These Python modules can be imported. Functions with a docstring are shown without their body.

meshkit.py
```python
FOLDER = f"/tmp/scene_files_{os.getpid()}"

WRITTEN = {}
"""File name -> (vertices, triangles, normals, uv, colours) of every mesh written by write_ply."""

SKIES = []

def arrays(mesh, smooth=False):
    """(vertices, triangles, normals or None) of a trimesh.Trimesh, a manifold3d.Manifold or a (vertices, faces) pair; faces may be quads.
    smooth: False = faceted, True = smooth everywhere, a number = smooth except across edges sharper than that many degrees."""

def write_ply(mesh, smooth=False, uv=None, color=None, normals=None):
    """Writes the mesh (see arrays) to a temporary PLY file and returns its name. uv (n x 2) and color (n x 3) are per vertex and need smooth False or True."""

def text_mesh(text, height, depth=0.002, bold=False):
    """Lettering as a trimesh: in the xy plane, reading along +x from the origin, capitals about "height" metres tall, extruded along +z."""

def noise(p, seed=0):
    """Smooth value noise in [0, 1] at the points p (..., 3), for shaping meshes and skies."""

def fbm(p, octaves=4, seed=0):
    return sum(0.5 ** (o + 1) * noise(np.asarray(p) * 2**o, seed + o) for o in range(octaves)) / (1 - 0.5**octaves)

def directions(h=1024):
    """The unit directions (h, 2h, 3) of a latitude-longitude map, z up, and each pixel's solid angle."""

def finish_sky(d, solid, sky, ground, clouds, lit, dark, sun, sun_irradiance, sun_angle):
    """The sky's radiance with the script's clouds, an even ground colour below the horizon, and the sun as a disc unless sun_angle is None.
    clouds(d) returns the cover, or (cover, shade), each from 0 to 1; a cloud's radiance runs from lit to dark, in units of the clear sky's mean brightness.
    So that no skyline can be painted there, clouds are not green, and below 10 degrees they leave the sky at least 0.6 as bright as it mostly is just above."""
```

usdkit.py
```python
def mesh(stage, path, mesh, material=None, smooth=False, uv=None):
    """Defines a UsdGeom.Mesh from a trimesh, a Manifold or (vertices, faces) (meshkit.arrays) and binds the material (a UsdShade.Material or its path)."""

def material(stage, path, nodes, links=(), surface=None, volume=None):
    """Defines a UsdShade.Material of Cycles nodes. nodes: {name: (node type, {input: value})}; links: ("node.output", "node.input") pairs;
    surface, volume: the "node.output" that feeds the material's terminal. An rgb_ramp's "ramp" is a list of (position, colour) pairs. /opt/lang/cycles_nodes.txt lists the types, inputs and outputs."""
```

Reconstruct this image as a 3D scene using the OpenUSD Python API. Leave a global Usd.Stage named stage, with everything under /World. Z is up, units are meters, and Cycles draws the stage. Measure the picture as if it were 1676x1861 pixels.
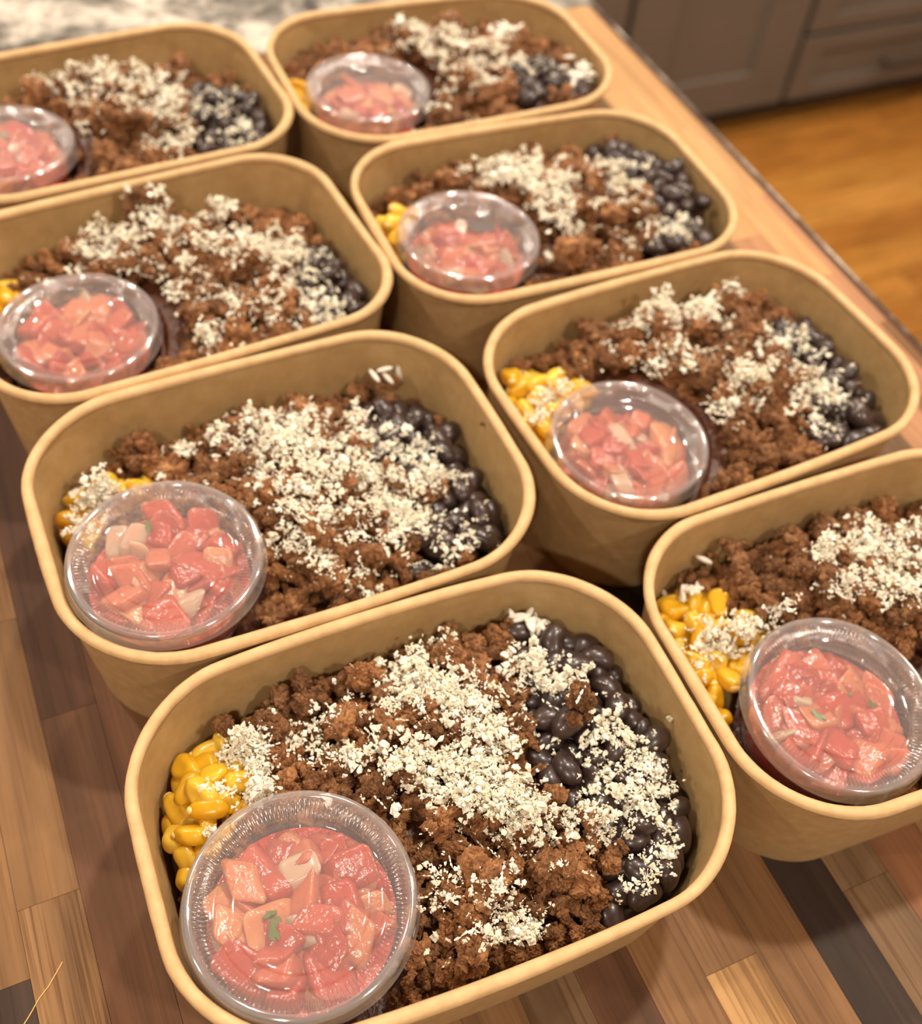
"""Eight kraft paper bowls of burrito-bowl food on a butcher-block board, built for OpenUSD + Cycles."""
import math
import numpy as np
import trimesh
import manifold3d as m3
import usdkit
import meshkit
from pxr import Usd, UsdGeom, UsdLux, UsdShade, Gf, Sdf, Vt

stage = Usd.Stage.CreateInMemory()
UsdGeom.SetStageUpAxis(stage, UsdGeom.Tokens.z)
UsdGeom.SetStageMetersPerUnit(stage, 1.0)
UsdGeom.Xform.Define(stage, '/World')
PI = math.pi

# ------------------------------------------------------------------ camera
BOARD_Z = 0.95                 # top of the butcher-block board
BOWL_H = 0.056
CAM_H = 0.304069               # above the bowls' rims
F_PX, PITCH, ROLL = 2021.77, 0.8939, 0.133826
RIM_Z = BOARD_Z + BOWL_H
CAM_Z = RIM_Z + CAM_H
cam = UsdGeom.Camera.Define(stage, '/World/camera')
cp, sp = math.cos(PITCH), math.sin(PITCH)
fwd = np.array([0, cp, -sp]); rgt = np.array([1.0, 0, 0]); upv = np.cross(rgt, fwd)
cr, sr = math.cos(ROLL), math.sin(ROLL)
rgt, upv = cr * rgt + sr * upv, -sr * rgt + cr * upv
cam.AddTransformOp().Set(Gf.Matrix4d(*rgt, 0, *upv, 0, *(-fwd), 0, 0, 0, CAM_Z, 1))
cam.CreateHorizontalApertureAttr(36.0)
cam.CreateVerticalApertureAttr(36.0 * 1861 / 1676)
FOCAL = 36.0 * F_PX / 1676
cam.CreateFocalLengthAttr(FOCAL)
cam.CreateFStopAttr(FOCAL / 4.2)          # an opening of about 4 mm, a phone's
cam.CreateFocusDistanceAttr(0.318)
cam.CreateClippingRangeAttr((0.02, 100.0))
cam.CreateExposureAttr(1.2)

# the setting's own axes: e1 runs along the cabinets and across the board, e2 towards the cabinets
SET_ROT = 29.8
A0 = math.radians(SET_ROT)
E1 = np.array([math.cos(A0), math.sin(A0)]); E2 = np.array([-math.sin(A0), math.cos(A0)])
def setting_xy(w, e):
    return w * E1 + e * E2

# ------------------------------------------------------------------ lamps: recessed ceiling lamps of the kitchen, and one added fill lamp
CEIL_Z = 2.60
LAMP_COLOR = (1.0, 0.89, 0.75)
LAMPS = [(0.70, 0.50), (0.70, 1.40), (-0.55, 1.40), (2.00, 0.50), (-1.70, 0.50), (0.70, -1.00), (-0.80, -1.00)]  # the last one, front left, is added to soften the front shadows
for i, (w, e) in enumerate(LAMPS):
    l = UsdLux.DiskLight.Define(stage, '/World/ceiling_lamp' + ('' if i == 0 else '_%03d' % i))
    x, y = setting_xy(w, e)
    l.AddTranslateOp().Set((x, y, CEIL_Z - 0.012))
    l.CreateRadiusAttr(0.055)
    l.CreateIntensityAttr(300.0)
    l.CreateColorAttr(LAMP_COLOR)
    l.CreateNormalizeAttr(False)
CHEESE = {
    'A': '14,51,6.9,-2.5,-1.7,-4.4,60 10,41,7.6,-2.7,-2.9,-7.6,130 13,31,11.7,-4.3,-2.9,-7.3,230 20,20,10.8,-3.9,-2.8,-6.8,170 21,9,9.0,-3.3,-3.3,-7.7,150 -1,30,6.6,-2.4,-1.9,-5.1,45 5,5,13.6,-5.0,-2.4,-6.0,150 -6,6,7.1,-2.6,-1.9,-5.0,60 9,-6,11.8,-4.4,-3.4,-8.0,260 18,-18,9.3,-3.5,-2.4,-5.4,170 24,-17,8.6,-3.2,-2.5,-5.5,110 52,22,12.9,-4.7,-3.2,-6.6,210 47,32,7.0,-2.5,-2.6,-5.7,50 59,-11,12.4,-4.6,-3.9,-7.4,170 57,-24,9.7,-3.6,-4.6,-8.6,130 66,-21,6.5,-2.4,-4.8,-8.7,70 60,-5,11.7,-4.3,-2.0,-3.7,80 60,-42,6.3,-2.4,-3.7,-6.6,70 49,-48,6.9,-2.6,-1.7,-3.1,45 -49,35,6.6,-2.4,-1.3,-4.6,150 -49,19,4.0,-1.5,-0.8,-2.7,110 -59,25,4.6,-1.7,-0.8,-3.1,15 -66,15,3.0,-1.1,-0.7,-2.6,14 -45,27,4.7,-1.7,-1.1,-3.8,50 -30,28,7.9,-2.9,-2.0,-6.3,50 -19,19,6.0,-2.2,-1.3,-3.8,55 -21,35,8.9,-3.3,-2.2,-6.5,30 4,-38,9.6,-3.7,-2.1,-4.8,60 7,-47,11.0,-4.2,-1.4,-3.0,75 -9,-29,4.1,-1.6,-2.6,-6.5,40 -5,-46,8.7,-3.4,-1.2,-2.7,20 44,-28,7.1,-2.7,-2.2,-4.3,60 39,-24,9.5,-3.6,-2.3,-4.6,50 45,11,33.9,-12.4,-12.1,-25.4,70 -0,17,40.7,-15.0,-11.5,-29.8,120 7,-32,27.1,-10.4,-6.9,-15.7,60',
    'B': '10,39,16.8,-6.3,-3.0,-8.7,160 9,18,20.2,-7.7,-4.7,-13.2,430 9,-1,15.9,-6.1,-3.7,-10.1,230 35,-22,15.9,-6.2,-6.0,-14.2,360 35,-6,12.4,-4.8,-3.8,-9.2,130 45,14,12.9,-4.9,-3.7,-8.8,160 61,-4,7.1,-2.7,-4.0,-8.9,140 59,11,9.0,-3.4,-2.5,-5.7,50 2,-20,11.7,-4.6,-4.5,-12.4,150 -26,42,3.0,-1.1,-0.9,-3.2,35 -12,40,3.8,-1.4,-1.3,-4.3,55 -60,30,7.2,-2.8,-1.0,-4.0,160 -70,21,4.6,-1.8,-1.5,-6.3,20 59,-37,10.3,-4.0,-5.8,-12.3,60 47,-43,10.1,-4.0,-3.4,-7.4,40 7,-38,16.0,-6.3,-2.3,-6.0,40 -3,3,52.6,-20.3,-12.0,-34.7,100 35,-12,38.2,-14.7,-11.5,-27.7,80',
    'C': '8,37,17.0,-6.8,-5.1,-7.6,250 26,29,10.3,-4.1,-4.5,-6.4,100 -9,15,12.0,-4.9,-6.5,-9.8,45 14,-12,8.2,-3.4,-4.9,-6.7,170 -2,-18,9.5,-3.9,-3.9,-5.5,70 45,7,8.2,-3.3,-5.9,-7.8,80 44,-28,11.4,-4.7,-10.4,-12.9,230 53,-10,10.1,-4.1,-9.4,-11.8,70 -57,24,8.8,-3.6,-3.4,-5.9,100 -66,16,6.1,-2.5,-2.4,-4.2,30 -6,50,4.5,-1.8,-3.0,-4.8,15 42,39,8.9,-3.5,-2.2,-3.0,35 4,13,12.1,-4.9,-3.4,-4.9,35 57,10,9.2,-3.7,-5.5,-7.0,25 2,11,48.6,-19.8,-19.7,-28.7,100',
    'D': '17,27,15.1,-5.2,-9.4,-12.8,380 -9,31,5.1,-1.8,-2.5,-3.8,75 -9,17,4.2,-1.5,-2.5,-3.6,50 15,37,7.3,-2.5,-2.8,-3.9,40 -49,20,6.7,-2.4,-3.1,-5.1,130 -60,17,5.5,-2.0,-3.4,-5.7,25 -32,19,5.3,-1.9,-2.3,-3.5,30 11,6,7.0,-2.5,-5.2,-7.0,120 6,26,21.9,-7.6,-11.6,-16.2,70 -62,25,11.1,-3.9,-7.9,-13.5,20',
    'E': '-12,38,12.9,-5.3,-3.6,-11.4,210 -26,32,7.5,-3.1,-2.6,-8.7,40 8,34,9.8,-4.0,-3.2,-9.3,100 35,36,11.7,-4.7,-3.6,-9.5,150 45,10,11.5,-4.7,-4.8,-11.8,210 52,-9,11.3,-4.7,-6.4,-14.9,230 54,-34,9.5,-4.0,-5.0,-11.2,190 9,1,23.3,-9.7,-6.2,-17.0,130 18,-25,22.8,-9.7,-5.5,-13.9,150 1,-39,3.6,-1.5,-1.8,-4.8,50 -52,20,9.1,-3.8,-2.0,-7.3,60 7,10,47.2,-19.6,-12.8,-35.8,130',
    'F': '-11,42,15.3,-5.5,-3.4,-12.4,120 12,28,17.9,-6.5,-4.9,-15.9,170 28,17,13.7,-5.0,-5.2,-15.7,150 38,-2,12.9,-4.7,-5.3,-15.2,210 25,-17,14.9,-5.6,-4.9,-14.6,180 -7,-1,12.4,-4.6,-4.4,-14.8,100 59,-15,11.2,-4.1,-7.5,-19.7,90 60,-33,8.8,-3.3,-4.3,-11.1,50 26,2,42.1,-15.5,-10.2,-30.7,110',
    'G': '-3,42,7.6,-1.9,-5.4,-13.9,110 -5,13,17.7,-4.5,-6.8,-17.1,170 13,9,17.8,-4.6,-7.2,-17.1,180 33,-2,13.0,-3.4,-5.8,-13.0,120 45,-11,13.0,-3.4,-6.0,-12.8,60 8,-17,17.3,-4.6,-5.3,-12.4,90 -14,-33,12.1,-3.3,-6.3,-15.4,70 11,-2,42.9,-11.1,-14.3,-33.7,100',
    'H': '-5,46,9.4,-2.7,-4.9,-10.8,150 3,25,13.4,-3.9,-6.4,-13.4,220 5,7,13.1,-3.9,-6.3,-12.9,260 -11,20,11.4,-3.3,-4.6,-10.1,120 -1,-17,12.7,-3.9,-6.0,-12.1,140 44,13,11.8,-3.4,-5.5,-10.3,140 46,-5,11.6,-3.4,-5.4,-9.8,70 49,-32,11.3,-3.4,-5.3,-9.2,150 29,-31,8.7,-2.6,-4.8,-8.8,35 11,5,56.5,-16.7,-16.5,-33.1,110',
}
REGION = {
    'A': {'bean': '51,52 64,49 78,30 83,3 79,-23 74,-42 67,-52 42,-55 37,-49 49,-34 46,-24 33,-8 39,11 45,26 45,41', 'corn': '-73,48 -54,45 -50,35 -42,26 -49,19 -66,13 -81,-2 -81,18'},
    'B': {'bean': '44,43 69,35 78,2 79,-31 73,-45 35,-43 52,-23 64,-8 41,4 42,22', 'corn': '-84,11 -78,30 -62,40 -41,37 -52,25 -75,10'},
    'C': {'bean': '51,23 84,26 78,-6 77,-35 71,-52 39,-52 36,-34 59,-13 53,11', 'corn': '-69,43 -43,42 -38,23 -59,15 -76,-7 -77,19'},
    'D': {'corn': '-64,52 -43,46 -41,31 -32,18 -48,7 -70,-16 -74,5'},
    'E': {'bean': '67,11 83,0 74,-40 51,-45 51,-23', 'corn': '-66,42 -58,39 -62,22 -71,22'},
    'F': {'bean': '58,28 74,11 77,-27 68,-41 40,-38 42,-9'},
    'G': {'bean': '57,-2 73,-23 66,-40 32,-42 36,-16', 'corn': '-75,19 -63,15 -75,-8 -83,-6'},
    'H': {'bean': '51,47 80,36 83,2 80,-29 67,-45 32,-44 59,-23 64,2 55,24', 'corn': '-73,30 -53,33 -68,7 -78,2'},
}
FIT = {
    'A': (0.0029, 0.145, 0.4999, 0.1707, 0.1133, 0.0363, 0.0156, 0.096, -0.0006, -0.0004, -0.0003, 0.0198) ,
    'B': (-0.0644, 0.2506, 0.541, 0.1679, 0.1198, 0.0372, 0.021, 0.0408, -0.0005, -0.0006, -0.0008, 0.0193) ,
    'C': (0.0892, 0.3362, 0.5772, 0.1693, 0.1166, 0.0371, 0.0097, 0.0442, -0.0006, 0.0001, 0.0, -0.0018) ,
    'D': (0.1528, 0.228, 0.4999, 0.1673, 0.119, 0.0377, -0.0075, 0.0377, -0.0006, 0.0001, 0.0003, 0.0218) ,
    'E': (-0.1327, 0.3539, 0.602, 0.1707, 0.1199, 0.0336, -0.004, 0.0275, -0.0002, -0.0007, -0.0003, 0.0132) ,
    'F': (-0.195, 0.4616, 0.5938, 0.1705, 0.1177, 0.0354, 0.0134, 0.0143, -0.0004, -0.0003, -0.0003, 0.0108) ,
    'G': (-0.0416, 0.5436, 0.5057, 0.1706, 0.1189, 0.0388, 0.0169, 0.0351, -0.0002, 0.0006, 0.0003, -0.0382) ,
    'H': (0.0198, 0.4369, 0.5087, 0.1709, 0.1169, 0.0372, 0.002, 0.0226, -0.0003, 0.0013, 0.0006, -0.0121) ,
}

# ------------------------------------------------------------------ helpers
_used = {}
def numbered(parent, name):
    key = (parent, name); n = _used.get(key, 0); _used[key] = n + 1
    return name if n == 0 else '%s_%03d' % (name, n)
def meta(prim, label=None, cat=None, group=None, kind=None):
    for k, v in (('label', label), ('category', cat), ('group', group), ('kind', kind)):
        if v:
            prim.SetCustomDataByKey(k, v)
    return prim
def thing(name, label=None, cat=None, group=None, kind=None, loc=(0, 0, 0), rotz=0.0):
    p = '/World/' + numbered('/World', name)
    x = UsdGeom.Xform.Define(stage, p)
    x.AddTranslateOp().Set(Gf.Vec3d(*map(float, loc)))
    if rotz:
        x.AddRotateZOp().Set(float(rotz))
    return meta(x.GetPrim(), label, cat, group, kind)
def part(parent, name, mesh, mat, smooth=False, label=None, kind=None):
    base = str(parent.GetPath()) if not isinstance(parent, str) else parent
    p = base + '/' + numbered(base, name)
    m = usdkit.mesh(stage, p, mesh, mat, smooth)
    return meta(m.GetPrim(), label, None, None, kind)
def copy_of(proto, name, label, cat, group, matrix):
    p = '/World/' + numbered('/World', name)
    x = UsdGeom.Xform.Define(stage, p)
    x.AddTransformOp().Set(Gf.Matrix4d(*np.asarray(matrix, float).T.ravel()))
    pr = x.GetPrim(); pr.GetReferences().AddInternalReference(proto); pr.SetInstanceable(True)
    return meta(pr, label, cat, group)
def klass(name):
    p = '/World/Kinds/' + name
    return stage.CreateClassPrim(p)
stage.CreateClassPrim("/World/Kinds")
def box(x0, x1, y0, y1, z0, z1, bevel=0.0):
    if bevel <= 0:
        return m3.Manifold.cube([x1 - x0, y1 - y0, z1 - z0]).translate([x0, y0, z0])
    b = bevel; pts = []
    for sx, ax in ((x0, 1), (x1, -1)):
        for sy, ay in ((y0, 1), (y1, -1)):
            for sz, az in ((z0, 1), (z1, -1)):
                pts += [(sx + ax * b, sy + ay * b, sz), (sx + ax * b, sy, sz + az * b), (sx, sy + ay * b, sz + az * b)]
    return m3.Manifold.hull_points(np.array(pts, float))
def rotmat(ax=0, ay=0, az=0):
    return trimesh.transformations.euler_matrix(ax, ay, az)[:3, :3]
def mat4(R, t):
    M = np.eye(4); M[:3, :3] = R; M[:3, 3] = t; return M

# ------------------------------------------------------------------ materials
stage.DefinePrim('/World/Looks', 'Scope')
def M(name, nodes, links, surface='p.BSDF'):
    return usdkit.material(stage, '/World/Looks/' + name, nodes, links, surface=surface)
def lin(r, g, b):
    f = lambda c: (c / 255 / 12.92) if c / 255 <= 0.04045 else ((c / 255 + 0.055) / 1.055) ** 2.4
    return (f(r), f(g), f(b))
def plain(name, color, rough=0.5, spec=0.5, **kw):
    return M(name, {'p': ('principled_bsdf', dict(base_color=color, roughness=rough, specular_ior_level=spec, **kw))}, [])
def noisy(name, stops, scale, rough=0.5, spec=0.5, detail=3, bump=0.0, bscale=None, bdist=0.001, coords='object', **kw):
    n = {'tc': ('texture_coordinate', {}), 'n': ('noise_texture', dict(scale=scale, detail=detail, roughness=0.6)),
         'r': ('rgb_ramp', {'ramp': stops}), 'p': ('principled_bsdf', dict(roughness=rough, specular_ior_level=spec, **kw))}
    l = [('tc.' + coords, 'n.vector'), ('n.fac', 'r.fac'), ('r.color', 'p.base_color')]
    if bump:
        n['bn'] = ('noise_texture', dict(scale=bscale or scale * 3, detail=3))
        n['b'] = ('bump', dict(strength=bump, distance=bdist))
        l += [('tc.' + coords, 'bn.vector'), ('bn.fac', 'b.height'), ('b.normal', 'p.normal')]
    return M(name, n, l)

kraft = noisy('kraft_paper', [(0.25, lin(162, 129, 86)), (0.5, lin(172, 139, 96)), (0.75, lin(182, 150, 106))], 220, 0.62, 0.3, 6, bump=0.15, bscale=900, bdist=0.0002)
kraft_in = noisy('kraft_lining', [(0.25, lin(167, 135, 89)), (0.5, lin(177, 145, 98)), (0.75, lin(186, 155, 108))], 160, 0.42, 0.45, 6)
kraft_rim = noisy('kraft_rolled_rim', [(0.3, lin(186, 151, 105)), (0.5, lin(197, 162, 116)), (0.75, lin(207, 173, 127))], 150, 0.55, 0.3, 5, bump=0.25, bscale=260, bdist=0.0005)

def wood(name, dark, mid, light, pores=0.0, rough=0.55, seed=0.0, spec=0.18):
    """Timber whose grain runs along the mesh's local y."""
    n = {'tc': ('texture_coordinate', {}), 'oi': ('object_info', {}),
         'off': ('combine_xyz', {}), 'mm': ('math', dict(math_type='multiply', value2=7.3)),
         'add': ('mix_vector', {}),
         'mp': ('mapping', dict(scale=(150, 9, 150), location=(seed, seed * 2, 0))),
         'n1': ('noise_texture', dict(scale=1.0, detail=5, roughness=0.6, distortion=0.6)),
         'mp2': ('mapping', dict(scale=(1500, 34, 1500), location=(seed, 0, seed))),
         'n2': ('noise_texture', dict(scale=1.0, detail=2, roughness=0.5)),
         'mp3': ('mapping', dict(scale=(60, 16, 60), location=(seed, seed, seed))),
         'n3': ('noise_texture', dict(scale=1.0, detail=4, distortion=0.8)),
         'r': ('rgb_ramp', {'ramp': [(0.28, dark), (0.5, mid), (0.72, light)]}),
         'rb': ('rgb_ramp', {'ramp': [(0.33, (0.72, 0.72, 0.72)), (0.6, (1.08, 1.05, 1.03))]}),
         'mul': ('mix_color', dict(blend_type='multiply', fac=0.65)),
         'pr': ('rgb_ramp', {'ramp': [(0.50, (1, 1, 1)), (0.66, (0.55, 0.49, 0.44))]}),
         'mulp': ('mix_color', dict(blend_type='multiply', fac=pores)),
         'p': ('principled_bsdf', dict(roughness=rough, specular_ior_level=spec)),
         'b': ('bump', dict(strength=0.12, distance=0.0002))}
    l = [('oi.random', 'mm.value1'), ('mm.value', 'off.x'), ('mm.value', 'off.y'), ('mm.value', 'off.z'),
         ('tc.object', 'va.a'), ('off.vector', 'va.b')]
    n.pop('add'); n['va'] = ('mix_vector', dict(fac=0.5))
    l += [('va.result', 'mp.vector'), ('va.result', 'mp2.vector'), ('va.result', 'mp3.vector'),
          ('mp.vector', 'n1.vector'), ('mp2.vector', 'n2.vector'), ('mp3.vector', 'n3.vector'),
          ('n1.fac', 'r.fac'), ('n3.fac', 'rb.fac'), ('r.color', 'mul.a'), ('rb.color', 'mul.b'),
          ('mul.result', 'mulp.a'), ('n2.fac', 'pr.fac'), ('pr.color', 'mulp.b'), ('mulp.result', 'p.base_color'),
          ('n2.fac', 'b.height'), ('b.normal', 'p.normal')]
    return M(name, n, l)
W = {
    'red': wood('wood_red_brown', lin(84, 57, 39), lin(106, 73, 51), lin(122, 86, 60), 0.35, seed=1),
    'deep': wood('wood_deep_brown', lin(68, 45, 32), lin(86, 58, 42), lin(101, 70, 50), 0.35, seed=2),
    'tan': wood('wood_tan', lin(102, 72, 45), lin(125, 91, 59), lin(141, 105, 70), 0.55, seed=3),
    'orange': wood('wood_orange_tan', lin(106, 76, 48), lin(128, 94, 61), lin(145, 109, 74), 0.4, seed=4),
    'oak': wood('wood_striped_oak', lin(96, 69, 43), lin(129, 96, 63), lin(148, 113, 76), 1.0, seed=5),
    'light': wood('wood_pale', lin(138, 103, 66), lin(164, 125, 79), lin(181, 143, 95), 0.8, seed=6),
    'walnut': wood('wood_walnut', lin(43, 31, 25), lin(54, 41, 33), lin(66, 50, 41), 0.4, seed=7),
    'gray': wood('wood_grey_brown', lin(85, 64, 45), lin(108, 84, 60), lin(125, 98, 72), 0.7, seed=8),
    'pink': wood('wood_pinkish', lin(143, 101, 73), lin(163, 120, 88), lin(183, 136, 99), 0.3, seed=9),
    'maple': wood('wood_maple', lin(159, 123, 85), lin(178, 138, 94), lin(190, 151, 107), 0.3, seed=10),
    'rust': wood('wood_rust', lin(108, 71, 46), lin(126, 85, 58), lin(139, 98, 68), 0.25, seed=11),
}
FLOOR_W = [wood('floor_honey_%s' % c, lin(*a), lin(*b), lin(*d), 0.3, 0.42, seed=20 + i, spec=0.3) for i, (c, a, b, d) in enumerate((
    ('a', (160, 106, 40), (184, 126, 54), (200, 144, 68)), ('b', (172, 116, 48), (196, 138, 64), (210, 154, 80)), ('c', (146, 92, 34), (168, 110, 46), (186, 128, 58))))]

def granite_mat():
    n = {'tc': ('texture_coordinate', {}), 'n1': ('noise_texture', dict(scale=17, detail=5, roughness=0.7, distortion=0.5)),
         'r1': ('rgb_ramp', {'ramp': [(0.38, lin(52, 49, 46)), (0.47, lin(120, 114, 106)), (0.56, lin(184, 176, 164)), (0.7, lin(204, 198, 186))]}),
         'n2': ('noise_texture', dict(scale=95, detail=3, roughness=0.7)), 'r2': ('rgb_ramp', {'ramp': [(0.36, (0.32, 0.3, 0.28)), (0.48, (1, 1, 1))]}),
         'm': ('mix_color', dict(blend_type='multiply', fac=0.7)), 'p': ('principled_bsdf', dict(roughness=0.18, specular_ior_level=0.5))}
    return M('granite', n, [('tc.object', 'n1.vector'), ('tc.object', 'n2.vector'), ('n1.fac', 'r1.fac'), ('n2.fac', 'r2.fac'), ('r1.color', 'm.a'), ('r2.color', 'm.b'), ('m.result', 'p.base_color')])
granite = granite_mat()
paint = noisy('cabinet_paint', [(0.3, lin(100, 91, 82)), (0.7, lin(106, 96, 87))], 6, 0.5, 0.4)
dark_gap = plain('cabinet_shadow_gap', lin(48, 40, 34), 0.8)
bronze = plain('bronze_handle', lin(74, 62, 52), 0.35, 0.5, metallic=0.6)
wall_paint = plain('wall_paint', (0.60, 0.575, 0.54), 0.8)
ceil_paint = plain('ceiling_paint', (0.80, 0.79, 0.765), 0.9)

def meat_mat():
    n = {'tc': ('texture_coordinate', {}), 'oi': ('object_info', {}), 'n': ('noise_texture', dict(scale=1.7, detail=8, roughness=0.72)),
         'r': ('rgb_ramp', {'ramp': [(0.30, lin(84, 50, 27)), (0.44, lin(135, 88, 51)), (0.56, lin(168, 116, 71)), (0.70, lin(198, 150, 101))]}),
         'v': ('math', dict(math_type='multiply_add', value2=0.60, value3=0.72)), 'h': ('hsv', dict(saturation=1.0)),
         'bn': ('noise_texture', dict(scale=7.0, detail=6, roughness=0.75)), 'b': ('bump', dict(strength=0.9, distance=0.0011)),
         'p': ('principled_bsdf', dict(roughness=0.36, specular_ior_level=0.5))}
    return M('ground_beef', n, [('tc.object', 'n.vector'), ('n.fac', 'r.fac'), ('r.color', 'h.color'), ('oi.random', 'v.value1'), ('v.value', 'h.value'),
             ('h.color', 'p.base_color'), ('tc.object', 'bn.vector'), ('bn.fac', 'b.height'), ('b.normal', 'p.normal')])
meat = meat_mat()
meat_base = noisy('beef_juices', [(0.3, lin(58, 30, 16)), (0.7, lin(98, 54, 30))], 300, 0.4, 0.5, 5, bump=0.6, bscale=500, bdist=0.001)
def cheese_mat():
    n = {'oi': ('object_info', {}), 'r': ('rgb_ramp', {'ramp': [(0.0, lin(236, 226, 200)), (0.5, lin(243, 236, 216)), (1.0, lin(248, 244, 230))]}),
         'p': ('principled_bsdf', dict(roughness=0.6, specular_ior_level=0.35)), 't': ('translucent_bsdf', dict(color=(0.8, 0.74, 0.6))), 'm': ('mix_closure', dict(fac=0.12))}
    return M('crumbled_cheese', n, [('oi.random', 'r.fac'), ('r.color', 'p.base_color'), ('p.BSDF', 'm.closure1'), ('t.BSDF', 'm.closure2')], surface='m.closure')
cheese_m = cheese_mat()
rice_m = plain('white_rice', lin(226, 220, 206), 0.4, 0.5)
def bean_mat():
    n = {'tc': ('texture_coordinate', {}), 'oi': ('object_info', {}), 'n': ('noise_texture', dict(scale=160, detail=3)),
         'r': ('rgb_ramp', {'ramp': [(0.3, lin(36, 25, 23)), (0.7, lin(56, 40, 36))]}), 'v': ('math', dict(math_type='multiply_add', value2=0.7, value3=0.75)), 'h': ('hsv', {}),
         'p': ('principled_bsdf', dict(roughness=0.34, specular_ior_level=0.45, coat_weight=0.18, coat_roughness=0.10))}
    return M('black_bean', n, [('tc.object', 'n.vector'), ('n.fac', 'r.fac'), ('r.color', 'h.color'), ('oi.random', 'v.value1'), ('v.value', 'h.value'), ('h.color', 'p.base_color')])
bean_m = bean_mat()
bean_sauce = plain('black_bean_sauce', lin(34, 24, 24), 0.25, 0.5)
def corn_mat():
    n = {'oi': ('object_info', {}), 'tc': ('texture_coordinate', {}), 'n': ('noise_texture', dict(scale=220, detail=3)),
         'r': ('rgb_ramp', {'ramp': [(0.0, lin(210, 152, 24)), (0.5, lin(222, 168, 36)), (1.0, lin(230, 186, 70))]}),
         'r2': ('rgb_ramp', {'ramp': [(0.3, (0.86, 0.82, 0.7)), (0.7, (1.04, 1.04, 1.1))]}), 'mu': ('mix_color', dict(blend_type='multiply', fac=0.7)),
         'p': ('principled_bsdf', dict(roughness=0.25, specular_ior_level=0.5, subsurface_weight=0.25, subsurface_scale=0.002, subsurface_radius=(1, 0.6, 0.15)))}
    return M('sweetcorn', n, [('oi.random', 'r.fac'), ('tc.object', 'n.vector'), ('n.fac', 'r2.fac'), ('r.color', 'mu.a'), ('r2.color', 'mu.b'), ('mu.result', 'p.base_color')])
corn_m = corn_mat()
corn_tip_m = plain('sweetcorn_tip', lin(232, 205, 130), 0.35, 0.5)
def tomato_mat():
    n = {'bn': ('noise_texture', dict(scale=420, detail=3)), 'bp': ('bump', dict(strength=0.5, distance=0.0008)), 'oi': ('object_info', {}), 'tc': ('texture_coordinate', {}), 'n': ('noise_texture', dict(scale=190, detail=4, distortion=0.6)),
         'r': ('rgb_ramp', {'ramp': [(0.0, lin(168, 56, 42)), (0.45, lin(182, 76, 57)), (0.75, lin(192, 100, 72)), (1.0, lin(204, 128, 88))]}),
         'r2': ('rgb_ramp', {'ramp': [(0.35, (0.86, 0.78, 0.74)), (0.7, (1.06, 1.2, 1.2))]}), 'mu': ('mix_color', dict(blend_type='multiply', fac=0.8)),
         'p': ('principled_bsdf', dict(roughness=0.2, specular_ior_level=0.5, subsurface_weight=0.3, subsurface_scale=0.003, subsurface_radius=(1, 0.35, 0.2)))}
    return M('tomato', n, [('oi.random', 'r.fac'), ('tc.object', 'n.vector'), ('n.fac', 'r2.fac'), ('r.color', 'mu.a'), ('r2.color', 'mu.b'), ('mu.result', 'p.base_color'),
             ('tc.object', 'bn.vector'), ('bn.fac', 'bp.height'), ('bp.normal', 'p.normal')])
tomato_m = tomato_mat()
onion_m = plain('onion', lin(196, 150, 126), 0.25, 0.5, subsurface_weight=0.4, subsurface_scale=0.004)
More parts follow.
